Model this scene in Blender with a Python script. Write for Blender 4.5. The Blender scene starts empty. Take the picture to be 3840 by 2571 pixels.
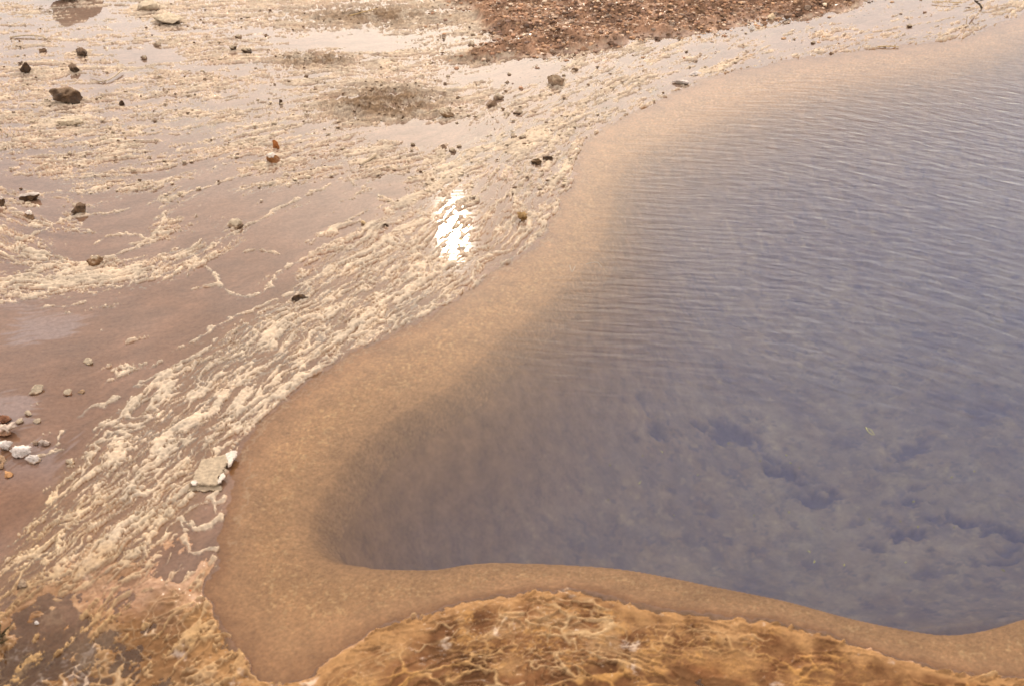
import bpy, bmesh, math, random
import numpy as np
from mathutils import Vector, Matrix, noise as mnoise

# ------------------------------------------------------------------ camera
CAM_H, PITCH, HFOV = 2.4, math.radians(33.0), math.radians(50.0)
PW, PH = 2342.0, 1568.0            # photo measured on a 2342 x 1568 sheet
TX = math.tan(HFOV / 2); TY = TX * 2571 / 3840
CP, SP = math.cos(PITCH), math.sin(PITCH)
sc = bpy.context.scene
C = sc.collection
cd = bpy.data.cameras.new('camera'); cam = bpy.data.objects.new('camera', cd); C.objects.link(cam)
cam.location = (0, 0, CAM_H); cam.rotation_euler = (math.pi / 2 - PITCH, 0, 0)
cd.sensor_fit = 'HORIZONTAL'; cd.angle = HFOV; cd.clip_start = 0.05; cd.clip_end = 3000
cd.dof.use_dof = True; cd.dof.focus_distance = 5.6; cd.dof.aperture_fstop = 3.8
sc.camera = cam

# ------------------------------------------------------------------ sky, sun, exposure
SUN_EL, SUN_AZ = math.radians(27.1), math.radians(-3.4)      # azimuth from +Y towards +X
world = bpy.data.worlds.new('World'); sc.world = world; world.use_nodes = True
wt = world.node_tree; wt.nodes.clear()
wo = wt.nodes.new('ShaderNodeOutputWorld'); wb = wt.nodes.new('ShaderNodeBackground')
sky = wt.nodes.new('ShaderNodeTexSky'); sky.sky_type = 'NISHITA'; sky.sun_disc = False
sky.sun_elevation = SUN_EL; sky.sun_rotation = SUN_AZ
sky.altitude = 100; sky.air_density = 1.0; sky.dust_density = 1.6; sky.ozone_density = 1.0
# thin high cloud: an even warm-white veil over the whole sky, slightly patchy
tcw = wt.nodes.new('ShaderNodeTexCoord'); wn = wt.nodes.new('ShaderNodeTexNoise')
wn.inputs['Scale'].default_value = 2.2; wn.inputs['Detail'].default_value = 6
wr = wt.nodes.new('ShaderNodeMapRange'); wr.inputs[1].default_value = 0.3; wr.inputs[2].default_value = 0.7
wr.inputs[3].default_value = 0.40; wr.inputs[4].default_value = 0.65
wm = wt.nodes.new('ShaderNodeMix'); wm.data_type = 'RGBA'
wm.inputs[7].default_value = (10.5, 8.9, 7.6, 1)
wt.links.new(tcw.outputs['Generated'], wn.inputs['Vector']); wt.links.new(wn.outputs['Fac'], wr.inputs[0])
wt.links.new(wr.outputs[0], wm.inputs[0]); wt.links.new(sky.outputs[0], wm.inputs[6])
wt.links.new(wm.outputs[2], wb.inputs[0]); wb.inputs[1].default_value = 0.135
wt.links.new(wb.outputs[0], wo.inputs[0])
sl = bpy.data.lights.new('sun', 'SUN'); sun = bpy.data.objects.new('sun', sl); C.objects.link(sun)
sl.energy = 2.0; sl.angle = math.radians(1.35); sl.color = (1.0, 0.87, 0.69)
sd = Vector((math.sin(SUN_AZ) * math.cos(SUN_EL), math.cos(SUN_AZ) * math.cos(SUN_EL), math.sin(SUN_EL)))
sun.rotation_euler = sd.to_track_quat('Z', 'Y').to_euler()
sun.location = (0, 0, 20)
vs = sc.view_settings; vs.view_transform = 'Standard'; vs.look = 'None'; vs.gamma = 1; vs.exposure = 1.0
sc.render.engine = 'CYCLES'
cy = sc.cycles; cy.use_denoising = True; cy.max_bounces = 8; cy.transparent_max_bounces = 12
cy.diffuse_bounces = 2; cy.glossy_bounces = 3; cy.volume_bounces = 1; cy.sample_clamp_indirect = 6
cy.volume_step_rate = 1.0; cy.volume_max_steps = 64

rng = np.random.default_rng(11)
random.seed(5)

# ------------------------------------------------------------------ photo sheet <-> ground
def unproj(U, V, z=0.0):
    nx = (np.asarray(U, float) / PW - 0.5) * 2 * TX; ny = (0.5 - np.asarray(V, float) / PH) * 2 * TY
    dz = -SP + ny * CP; dy = CP + ny * SP
    t = (z - CAM_H) / dz
    return nx * t, dy * t
def proj(x, y, z=0.0):
    d = y * CP - (z - CAM_H) * SP; u = y * SP + (z - CAM_H) * CP
    return (x / d / (2 * TX) + 0.5) * PW, (0.5 - u / d / (2 * TY)) * PH
def mpp(U, V):                         # metres for one sheet pixel, across the view, at that ground point
    x, y = unproj(U, V); return (y * CP + CAM_H * SP) * 2 * TX / PW

# ------------------------------------------------------------------ noise
TAB = rng.uniform(-1, 1, (512, 512)).astype(np.float32)
def vn(x, y, w, seed=0):
    x = x / w + seed * 17.37 + 211.0; y = y / w + seed * 31.71 + 97.0
    xi = np.floor(x); yi = np.floor(y); fx = (x - xi).astype(np.float32); fy = (y - yi).astype(np.float32)
    xi = xi.astype(np.int32); yi = yi.astype(np.int32)
    fx = fx * fx * fx * (fx * (fx * 6 - 15) + 10); fy = fy * fy * fy * (fy * (fy * 6 - 15) + 10)
    x0 = xi & 511; x1 = (xi + 1) & 511; y0 = yi & 511; y1 = (yi + 1) & 511
    a = TAB[y0, x0]; b = TAB[y0, x1]; c = TAB[y1, x0]; d = TAB[y1, x1]
    a = a + (b - a) * fx; c = c + (d - c) * fx
    return a + (c - a) * fy
def fbm(x, y, w, seed=0, octs=4, gain=0.55):
    s = 0; a = 1.0; t = 0
    for i in range(octs):
        s = s + a * vn(x, y, w, seed + i * 3); t += a * a; a *= gain; w *= 0.49
    return s / math.sqrt(t) * 1.9      # roughly unit deviation
def sstep(a, b, x):
    t = np.clip((x - a) / (b - a), 0, 1); return t * t * (3 - 2 * t)
def lic(x, y, dx, dy, w, L, seed, n=7, octs=2):
    s = 0; tw = 0
    for k in range(n):
        f = (k / (n - 1) - 0.5); g = math.cos(f * math.pi * 0.95); tw += g * g
        s = s + g * (vn(x + dx * f * L, y + dy * f * L, w, seed) + (0.5 * vn(x + dx * f * L, y + dy * f * L, w * .5, seed + 5) if octs > 1 else 0))
    s = s / tw
    return s / s.std()
def worley(x, y, w, seed):             # F1, F2 (in cells)
    x = x / w; y = y / w; xi = np.floor(x).astype(np.int32); yi = np.floor(y).astype(np.int32)
    f1 = np.full(x.shape, 9., np.float32); f2 = f1.copy()
    for oy in (-1, 0, 1):
        for ox in (-1, 0, 1):
            cx = xi + ox; cy_ = yi + oy
            jx = TAB[(cy_ + seed * 7) & 511, cx & 511] * .46 + .5; jy = TAB[(cy_ + 131 + seed) & 511, (cx + 57) & 511] * .46 + .5
            d = np.sqrt((cx + jx - x) ** 2 + (cy_ + jy - y) ** 2).astype(np.float32)
            m = d < f1
            f2 = np.where(m, f1, np.minimum(f2, d)); f1 = np.where(m, d, f1)
    return f1, f2
def poly_sd(px, py, poly):             # signed distance, positive inside
    n = len(poly); dmin = np.full(px.shape, 1e9, np.float32); ins = np.zeros(px.shape, bool)
    for i in range(n):
        ax, ay = poly[i]; bx, by = poly[(i + 1) % n]
        ex, ey = bx - ax, by - ay
        wx = px - ax; wy = py - ay
        t = np.clip((wx * ex + wy * ey) / (ex * ex + ey * ey + 1e-12), 0, 1)
        d = (wx - t * ex) ** 2 + (wy - t * ey) ** 2
        dmin = np.minimum(dmin, d)
        if abs(ey) > 1e-9:
            c = ((ay > py) != (by > py)) & (px < (bx - ax) * (py - ay) / (by - ay) + ax)
            ins ^= c
    return np.sqrt(dmin) * np.where(ins, 1, -1)
def seg_dist(px, py, line, reach=0.2):
    out = np.full(px.shape, 9., np.float32)
    xs = [p[0] for p in line]; ys = [p[1] for p in line]
    idx = np.nonzero((px > min(xs) - reach) & (px < max(xs) + reach) & (py > min(ys) - reach) & (py < max(ys) + reach))[0]
    if len(idx) == 0: return out, idx
    x = px[idx]; y = py[idx]; dm = np.full(x.shape, 81., np.float32)
    for (ax, ay), (bx, by) in zip(line[:-1], line[1:]):
        ex, ey = bx - ax, by - ay; wx = x - ax; wy = y - ay
        t = np.clip((wx * ex + wy * ey) / (ex * ex + ey * ey + 1e-12), 0, 1)
        dm = np.minimum(dm, (wx - t * ex) ** 2 + (wy - t * ey) ** 2)
    out[idx] = np.sqrt(dm); return out, idx
def smooth_line(pts, n=4, closed=False):   # Catmull-Rom through the points
    P = [np.array(p, float) for p in pts]; out = []
    m = len(P)
    for i in range(m if closed else m - 1):
        if closed: p0, p1, p2, p3 = P[i - 1], P[i], P[(i + 1) % m], P[(i + 2) % m]
        else: p0, p1, p2, p3 = P[max(i - 1, 0)], P[i], P[i + 1], P[min(i + 2, m - 1)]
        for k in range(n):
            t = k / n
            out.append(tuple(0.5 * ((2 * p1) + (-p0 + p2) * t + (2 * p0 - 5 * p1 + 4 * p2 - p3) * t * t + (-p0 + 3 * p1 - 3 * p2 + p3) * t ** 3)))
    if not closed: out.append(tuple(P[-1]))
    return out
def W(pts, n=3):
    return [tuple(float(c) for c in unproj(u, v)) for u, v in smooth_line(pts, n)] if n else [tuple(float(c) for c in unproj(u, v)) for u, v in pts]

# ------------------------------------------------------------------ outlines measured on the photograph
OUTER = [(2342, 30), (2200, 85), (2050, 105), (1900, 122), (1700, 155), (1620, 175), (1560, 200), (1480, 240), (1420, 270), (1350, 312),
         (1325, 350), (1308, 400), (1275, 470), (1240, 545), (1130, 622), (1030, 692), (900, 762), (760, 832), (650, 915), (570, 1000), (530, 1090),
         (510, 1200), (490, 1290), (474, 1370), (515, 1440), (552, 1500), (610, 1548), (680, 1542), (760, 1500), (840, 1450), (960, 1403), (1080, 1372),
         (1190, 1345), (1330, 1345), (1450, 1370), (1600, 1400), (1740, 1410), (1860, 1440), (2000, 1480), (2150, 1525), (2342, 1552)]
DROP = [(2342, 78), (2200, 128), (2050, 152), (1900, 178), (1720, 222), (1570, 278), (1460, 330), (1400, 400), (1385, 480), (1350, 560), (1250, 662), (1130, 760), (1030, 848),
        (900, 920), (815, 985), (755, 1060), (705, 1140), (700, 1210), (745, 1255), (840, 1276), (930, 1284), (1000, 1283), (1100, 1268), (1250, 1270),
        (1400, 1280), (1500, 1295), (1650, 1325), (1800, 1355), (1950, 1395), (2100, 1425), (2180, 1433), (2260, 1422), (2342, 1398)]
def close_right(line, y_in, y_out):
    return line + [(4.6, y_out), (7.0, y_out + 0.2), (7.4, 0.5 * (y_in + y_out)), (6.2, y_in)]
outer_w = W(OUTER, 3); drop_w = W(DROP, 3)
# the water runs on past the right edge of the photograph
outer_w = [(6.4, 5.0), (6.6, 8.0), (5.8, 9.3), (4.7, 9.2)] + outer_w + [(2.6, 1.72), (4.2, 2.3), (5.6, 3.4)]
drop_w = [(5.9, 5.2), (6.1, 7.4), (5.4, 8.6), (4.5, 8.1)] + drop_w + [(2.4, 2.45), (3.6, 2.9), (5.0, 3.8)]
BANK = [(1000, -60), (1010, -5), (1075, 22), (1108, 60), (1112, 98), (1040, 128), (1060, 142), (1130, 143), (1250, 137), (1300, 126), (1390, 106), (1500, 92), (1640, 78),
        (1720, 66), (1850, 46), (1960, 16), (2030, -2), (2200, -60), (2200, -120), (1000, -120)]
bank_w = W(BANK, 2)

LINES = [  # single crust ridges traced on the photograph: (width factor, points)
 (1.0, [(790, 400), (830, 430), (870, 447), (905, 462)]),
 (1.1, [(470, 610), (500, 638), (520, 665), (560, 676), (602, 664), (640, 625), (660, 605), (700, 590), (745, 560), (800, 543)]),
 (1.3, [(440, 780), (500, 742), (560, 716), (620, 690), (700, 652), (760, 612), (830, 580)]),
 (1.0, [(130, 1018), (133, 992), (170, 960), (212, 930), (250, 915), (290, 892), (342, 866), (400, 845), (430, 825), (470, 800), (500, 772)]),
 (0.8, [(230, 930), (270, 900), (320, 880), (345, 885)]), (0.8, [(80, 1046), (128, 1030), (152, 1026)]),
 (1.4, [(0, 690), (60, 684), (110, 670), (200, 655), (280, 640), (360, 622)]), (0.9, [(0, 664), (90, 660), (160, 652)]),
 (0.8, [(100, 702), (150, 697), (195, 691)]), (0.8, [(440, 660), (475, 657), (500, 650)]),
 (0.8, [(1240, 535), (1180, 582), (1130, 620), (1060, 668), (1000, 704), (930, 737)]),
 (0.8, [(1060, 660), (1000, 698), (935, 733), (870, 770), (800, 800), (740, 838), (690, 868), (655, 900), (618, 925), (585, 958), (520, 1012)]),
 (1.0, [(1330, 330), (1312, 365), (1300, 400), (1290, 430), (1272, 488)]),
 (1.0, [(800, 742), (850, 715), (900, 692), (942, 668)]), (1.2, [(760, 790), (840, 762), (920, 722), (995, 690)]),
 (1.0, [(700, 800), (760, 770), (830, 725), (880, 690)]),
 (1.1, [(505, 1115), (488, 1132), (500, 1160), (497, 1186), (450, 1203), (405, 1188)]), (1.1, [(410, 1190), (428, 1230), (430, 1265), (470, 1258), (500, 1252)]),
 (0.9, [(470, 1462), (505, 1450), (540, 1468), (548, 1500), (560, 1530), (598, 1556), (640, 1562)]),
 (0.8, [(2342, 30), (2200, 86), (2050, 106), (1900, 122), (1700, 156), (1620, 176), (1560, 202), (1480, 242), (1420, 272), (1350, 314)]),
 (1.0, [(2342, 12), (2240, 50), (2120, 85), (2060, 92)]), (0.9, [(1940, 80), (2050, 65), (2180, 40), (2260, 18)]),
 (1.1, [(100, 640), (180, 612), (240, 590), (330, 560), (372, 540)]), (1.0, [(210, 560), (250, 540), (300, 535), (355, 550)]),
 (1.2, [(0, 560), (60, 572), (100, 590), (180, 618)]), (1.0, [(0, 522), (40, 508), (100, 520), (150, 500), (240, 488), (330, 470), (370, 450)]),
 (1.0, [(50, 545), (100, 525), (140, 505)]), (1.2, [(360, 460), (420, 445), (490, 420), (560, 400), (640, 380)]),
 (1.1, [(372, 460), (372, 500), (352, 540), (300, 560)]), (1.2, [(440, 600), (480, 565), (540, 530), (600, 500), (650, 470), (760, 420)]),
 (0.7, [(560, 578), (590, 570), (620, 576), (640, 582)]), (0.9, [(0, 655), (40, 648)]),
 (1.0, [(850, 440), (870, 458), (930, 452)]), (0.9, [(700, 552), (760, 520), (850, 480), (930, 455)]),
 (1.0, [(1060, 520), (1050, 560), (1070, 590), (1040, 620)]), (0.9, [(1010, 560), (1035, 520), (1060, 490), (1090, 460)]),
 (1.0, [(1190, 420), (1180, 450), (1200, 480), (1230, 500)]), (0.9, [(1260, 380), (1255, 410), (1262, 440), (1245, 470), (1230, 500)]),
 (1.0, [(930, 560), (980, 600), (1040, 600)]), (0.8, [(100, 82), (60, 80), (22, 86)]), (0.9, [(235, 103), (255, 125), (275, 148), (310, 143)]),
]
FLOW = [(1220, 430, 52), (1080, 520, 45), (900, 680, 34), (700, 780, 34), (400, 930, 38), (250, 1080, 42), (100, 1250, 42), (300, 560, 10), (80, 650, 2), (60, 560, -14), (300, 350, 6), (500, 480, 22),
        (480, 600, 30), (900, 350, 10), (880, 230, 4), (700, 120, 2), (200, 120, 2), (150, 250, 4), (1400, 230, 26), (1550, 170, 18), (2000, 90, 14), (650, 350, 12), (800, 420, 16), (1040, 350, 28), (430, 250, 8), (100, 870, 5), (200, 750, 12)]
# crust cover: (cu, cv, ru, rv, tilt deg, weight); positive adds crust, negative opens a basin
BLOBS = [(430, 270, 110, 28, 4, .45), (450, 205, 70, 22, 0, .3), (880, 225, 150, 62, -4, .95), (720, 138, 95, 22, 0, .75), (850, 360, 75, 26, 5, .6), (1080, 355, 120, 42, 22, .8), (1180, 330, 60, 25, 22, .5),
 (520, 310, 120, 40, 8, .3), (250, 340, 130, 40, 4, .22), (230, 420, 120, 25, -6, .4), (600, 300, 60, 25, 0, .25), (420, 450, 70, 22, 14, .5), (640, 420, 90, 16, 14, .5), (820, 420, 60, 25, 15, .35),
 (400, 600, 140, 26, 18, .7), (150, 640, 150, 22, 4, .6), (60, 585, 90, 30, -10, .45), (560, 520, 60, 26, 20, .35), (370, 510, 24, 40, 0, .35), (230, 620, 60, 16, 5, .4), (100, 670, 110, 14, 3, .5),
 (60, 30, 90, 22, 0, .4), (340, 22, 50, 14, 0, .6), (390, 50, 50, 14, 0, .6), (640, 30, 120, 22, 0, .5), (870, 48, 170, 24, -2, .8), (1000, 20, 90, 40, 0, .7), (1070, 130, 90, 20, 0, .6), (1000, 100, 60, 14, 0, .3),
 (60, 110, 60, 20, 0, .2), (150, 290, 60, 16, 0, .5), (1350, 200, 150, 40, 12, .28), (1500, 150, 150, 30, 12, .2), (1700, 110, 120, 24, 10, .05), (2000, 70, 260, 30, 10, -.22), (1400, 250, 90, 30, 25, .3), (1250, 290, 70, 30, 30, .4),
 (40, 870, 60, 20, 8, .45), (110, 875, 45, 14, 8, .3), (380, 830, 50, 18, 20, .2), (150, 710, 30, 8, 20, .25), (600, 620, 60, 20, 0, -.3),
 (720, 480, 150, 55, 14, -.9), (870, 440, 50, 30, 0, -.45), (590, 600, 120, 52, 18, -.9), (290, 490, 85, 32, 8, -.55), (470, 490, 55, 50, 40, -.6), (190, 560, 90, 20, 8, -.45), (330, 560, 110, 24, 10, -.35),
 (200, 770, 260, 75, 6, -1.), (420, 720, 110, 50, 20, -.8), (120, 900, 170, 130, 20, -1.), (70, 1120, 110, 120, 40, -1.), (250, 880, 120, 60, 30, -.8), (1140, 405, 42, 60, -40, -.75), (1040, 525, 62, 44, 35, -.72), (1100, 560, 60, 36, 30, -.6),
 (1160, 520, 45, 60, -30, -.55), (1060, 620, 70, 26, 20, -.4), (940, 300, 110, 26, -3, -.7), (60, 410, 70, 22, 0, -.3), (780, 90, 160, 22, 0, -.25), (560, 160, 120, 20, 0, -.25), (330, 130, 110, 26, 0, -.3), (1180, 170, 120, 26, 0, -.25),
 (930, 590, 45, 20, 25, -.3), (880, 640, 60, 18, 25, -.25), (870, 700, 50, 18, 28, -.3), (740, 630, 40, 14, 30, .2), (480, 1000, 70, 40, 38, -.25), (430, 1130, 90, 60, 30, -.45), (450, 1220, 60, 45, 10, -.8), (280, 1200, 45, 60, -20, -.45), (200, 190, 70, 26, 0, -.2)]
BAND = [(1300, 300), (1180, 310), (1020, 380), (950, 450), (860, 500), (740, 580), (640, 680), (560, 735), (450, 800), (370, 865), (260, 960), (170, 1060), (90, 1180), (20, 1270), (-80, 1360),
        (-80, 1440), (60, 1380), (160, 1340), (300, 1300), (410, 1230), (470, 1110), (540, 1010), (620, 930), (740, 830), (900, 752), (1060, 662), (1220, 540), (1285, 430), (1330, 330)]

# ------------------------------------------------------------------ ground fields
def height_pool(x, y, So, Sd):
    """bed below the water: shelf between waterline and drop, then the basin"""
    U, V = proj(x, y)
    front = sstep(1150, 1290, V) * sstep(700, 950, U)
    tt = np.clip(So / (So + np.abs(Sd) + 1e-4), 0, 1)
    shelf = -0.008 - 0.05 * tt ** 1.4 * (1 - 0.5 * front)
    inn = np.clip(Sd, 0, None)
    far = sstep(600, 200, V); k = .46 + .25 * far
    fw = sstep(850, 1200, V) * sstep(740, 1120, U)
    n = fbm(x, y, 0.55, 40, 4)
    n2 = fbm(x, y, 0.16, 47, 3)
    deep = 0.95 * np.maximum(1 - np.exp(-(inn / k) ** 1.3), fw * (1 - np.exp(-(inn / .12) ** 1.1)))
    rough = np.clip(deep / 0.9, 0, 1)
    z = np.where(Sd > 0, shelf - deep, shelf)
    led = np.round((n * .8 + n2 * .45) * 2.2) / 2.2                  # broken ledges on the bed
    z = z + rough ** 3 * (0.006 * n + 0.004 * led + 0.001 * n2)
    return z
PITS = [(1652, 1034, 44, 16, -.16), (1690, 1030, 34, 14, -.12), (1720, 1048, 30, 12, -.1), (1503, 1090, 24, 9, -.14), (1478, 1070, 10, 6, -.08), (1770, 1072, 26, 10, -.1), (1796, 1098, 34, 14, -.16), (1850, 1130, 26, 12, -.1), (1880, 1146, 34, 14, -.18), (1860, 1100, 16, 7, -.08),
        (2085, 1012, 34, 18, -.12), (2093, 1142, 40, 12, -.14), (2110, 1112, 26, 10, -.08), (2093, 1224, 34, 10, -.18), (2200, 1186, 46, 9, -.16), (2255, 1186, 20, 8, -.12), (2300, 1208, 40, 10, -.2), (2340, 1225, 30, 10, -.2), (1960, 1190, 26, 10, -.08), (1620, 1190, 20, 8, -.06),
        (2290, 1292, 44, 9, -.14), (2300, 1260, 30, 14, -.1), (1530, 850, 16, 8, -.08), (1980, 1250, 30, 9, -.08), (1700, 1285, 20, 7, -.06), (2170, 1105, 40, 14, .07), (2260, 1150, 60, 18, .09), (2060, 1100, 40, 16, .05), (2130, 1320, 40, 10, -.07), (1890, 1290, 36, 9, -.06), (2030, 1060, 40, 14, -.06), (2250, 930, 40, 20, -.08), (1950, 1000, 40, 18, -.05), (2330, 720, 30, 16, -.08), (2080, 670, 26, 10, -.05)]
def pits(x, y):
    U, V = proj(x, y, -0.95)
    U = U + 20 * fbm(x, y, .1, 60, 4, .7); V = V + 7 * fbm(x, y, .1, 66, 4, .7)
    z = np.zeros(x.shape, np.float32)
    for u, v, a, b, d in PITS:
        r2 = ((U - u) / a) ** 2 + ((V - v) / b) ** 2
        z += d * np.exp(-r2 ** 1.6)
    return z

# ------------------------------------------------------------------ materials
def nodes(name):
    m = bpy.data.materials.new(name); m.use_nodes = True; nt = m.node_tree; nt.nodes.clear()
    return m, nt, lambda t: nt.nodes.new('ShaderNode' + t), nt.links.new
def mat_ground(name, grain, bump, rough=0.55, coat=0.25, fine=260.0, var=0.22):
    m, nt, N, L = nodes(name)
    o = N('OutputMaterial'); b = N('BsdfPrincipled'); a = N('Attribute'); a.attribute_name = 'Col'
    wet = N('Attribute'); wet.attribute_name = 'Wet'
    tc = N('TexCoord'); n1 = N('TexNoise'); n1.inputs['Scale'].default_value = fine; n1.inputs['Detail'].default_value = 2
    n2 = N('TexNoise'); n2.inputs['Scale'].default_value = grain; n2.inputs['Detail'].default_value = 2.5; n2.inputs['Roughness'].default_value = 0.55
    L(tc.outputs['Object'], n1.inputs['Vector']); L(tc.outputs['Object'], n2.inputs['Vector'])
    ad = N('Math'); ad.operation = 'MULTIPLY_ADD'; ad.inputs[1].default_value = .45; L(n1.outputs['Fac'], ad.inputs[0]); L(n2.outputs['Fac'], ad.inputs[2])
    mr = N('MapRange'); mr.inputs[1].default_value = 0.42; mr.inputs[2].default_value = 1.03; mr.inputs[3].default_value = 1 - var; mr.inputs[4].default_value = 1 + var
    L(ad.outputs[0], mr.inputs[0])
    mx = N('VectorMath'); mx.operation = 'MULTIPLY'; L(a.outputs['Color'], mx.inputs[0]); L(mr.outputs[0], mx.inputs[1])
    L(mx.outputs[0], b.inputs['Base Color'])
    r = N('MapRange'); r.inputs[3].default_value = 0.95; r.inputs[4].default_value = 0.42; L(wet.outputs['Fac'], r.inputs[0]); L(r.outputs[0], b.inputs['Roughness'])
    cw = N('Math'); cw.operation = 'MULTIPLY'; cw.inputs[1].default_value = coat; L(wet.outputs['Fac'], cw.inputs[0]); L(cw.outputs[0], b.inputs['Coat Weight'])
    b.inputs['Coat Roughness'].default_value = 0.16; b.inputs['Coat IOR'].default_value = 1.33; sm = N('Math'); sm.operation = 'MULTIPLY_ADD'; sm.inputs[1].default_value = .2; sm.inputs[2].default_value = .04; L(wet.outputs['Fac'], sm.inputs[0]); L(sm.outputs[0], b.inputs['Specular IOR Level'])
    bp = N('Bump'); bp.inputs['Strength'].default_value = 1.0; bp.inputs['Distance'].default_value = bump
    L(n2.outputs['Fac'], bp.inputs['Height']); L(bp.outputs[0], b.inputs['Normal'])
    L(b.outputs[0], o.inputs['Surface']); return m
M_ground = mat_ground('sinter_crust', 70, 0.0009)
M_floor = mat_ground('pool_bed', 14, 0.001, var=0.32, coat=0.0, fine=60)
M_rock = mat_ground('wet_stone', 45, 0.012, var=0.4, coat=0.2, fine=170)
M_gravel = mat_ground('gravel', 40, 0.004, var=0.3, coat=0.1, fine=160)
def mat_plain(name, col, rough=0.7, var=.2, scale=60):
    m, nt, N, L = nodes(name)
    o = N('OutputMaterial'); b = N('BsdfPrincipled'); tc = N('TexCoord'); n = N('TexNoise'); n.inputs['Scale'].default_value = scale; n.inputs['Detail'].default_value = 5
    L(tc.outputs['Object'], n.inputs['Vector'])
    r = N('ValToRGB'); r.color_ramp.elements[0].position = .3; r.color_ramp.elements[1].position = .7
    r.color_ramp.elements[0].color = (*[c * (1 - var) for c in col], 1); r.color_ramp.elements[1].color = (*[c * (1 + var) for c in col], 1)
    L(n.outputs['Fac'], r.inputs[0]); L(r.outputs[0], b.inputs['Base Color']); b.inputs['Roughness'].default_value = rough
    bp = N('Bump'); bp.inputs['Distance'].default_value = .004; L(n.outputs['Fac'], bp.inputs['Height']); L(bp.outputs[0], b.inputs['Normal'])
    L(b.outputs[0], o.inputs['Surface']); return m
M_white = mat_plain('white_mineral_crust', (.50, .43, .36), .9, .22, 90)
M_cream = mat_plain('cream_mineral_crust', (.56, .45, .31), .75, .2)
M_straw = mat_plain('dry_straw', (.42, .29, .12), .7)
M_stick = mat_plain('crusted_twig', (.42, .33, .22), .8)
M_twig = mat_plain('dark_twig', (.06, .045, .03), .8)
M_moss = mat_plain('dark_moss', (.07, .045, .015), .9)
M_green = mat_plain('waterlogged_grass', (.27, .27, .09), .6)

def mat_water():
    m, nt, N, L = nodes('pool_water')
    o = N('OutputMaterial'); tc = N('TexCoord'); rip = N('Attribute'); rip.attribute_name = 'Ripple'
    def wave(rot, sx, sy, scale, detail, dist=0.0):
        mp = N('Mapping'); mp.inputs['Rotation'].default_value = (0, 0, math.radians(rot)); mp.inputs['Scale'].default_value = (1 / sx, 1 / sy, 1); mp.vector_type = 'TEXTURE'
        n = N('TexNoise'); n.inputs['Scale'].default_value = scale; n.inputs['Detail'].default_value = detail; n.inputs['Roughness'].default_value = .45
        n.inputs['Distortion'].default_value = dist
        L(tc.outputs['Object'], mp.inputs[0]); L(mp.outputs[0], n.inputs['Vector']); return n.outputs['Fac']
    w1 = wave(-34, .34, 1.0, 18, 1.5, .3); w2 = wave(-7, .22, 1.0, 27, 1.5, .2); w3 = wave(4, .12, 1, 40, .5)
    sep = N('SeparateColor'); L(rip.outputs['Color'], sep.inputs[0])
    def mul(a, b):
        x = N('Math'); x.operation = 'MULTIPLY'
        for i, s in enumerate((a, b)):
            if isinstance(s, (int, float)): x.inputs[i].default_value = s
            else: L(s, x.inputs[i])
        return x.outputs[0]
    def add(a, b):
        x = N('Math'); x.operation = 'ADD'; L(a, x.inputs[0]); L(b, x.inputs[1]); return x.outputs[0]
    h = add(add(mul(mul(w1, sep.outputs[0]), .0068), mul(mul(w2, sep.outputs[1]), .0033)), mul(mul(w3, sep.outputs[2]), .00022))
    bp = N('Bump'); bp.inputs['Strength'].default_value = 1; bp.inputs['Distance'].default_value = 1.0; L(h, bp.inputs['Height'])
    fr = N('Fresnel'); fr.inputs['IOR'].default_value = 1.333; L(bp.outputs[0], fr.inputs['Normal'])
    gl = N('BsdfGlossy'); gl.inputs['Roughness'].default_value = 0.03; L(bp.outputs[0], gl.inputs['Normal'])
    tr = N('BsdfTransparent'); tr.inputs[0].default_value = (1, 1, 1, 1)
    mx = N('MixShader'); L(fr.outputs[0], mx.inputs[0]); L(tr.outputs[0], mx.inputs[1]); L(gl.outputs[0], mx.inputs[2])
    L(mx.outputs[0], o.inputs['Surface'])
    return m
M_water = mat_water()
def mat_depth():
    m, nt, N, L = nodes('deep_water'); o = N('OutputMaterial')
    ab = N('VolumeAbsorption'); ab.inputs['Color'].default_value = (.32, .60, .92, 1); ab.inputs['Density'].default_value = 0.34
    sct = N('VolumeScatter'); sct.inputs['Color'].default_value = (.46, .46, 1, 1); sct.inputs['Density'].default_value = 0.33
    av = N('AddShader'); L(ab.outputs[0], av.inputs[0]); L(sct.outputs[0], av.inputs[1]); L(av.outputs[0], o.inputs['Volume'])
    return m
M_depth = mat_depth()

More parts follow.
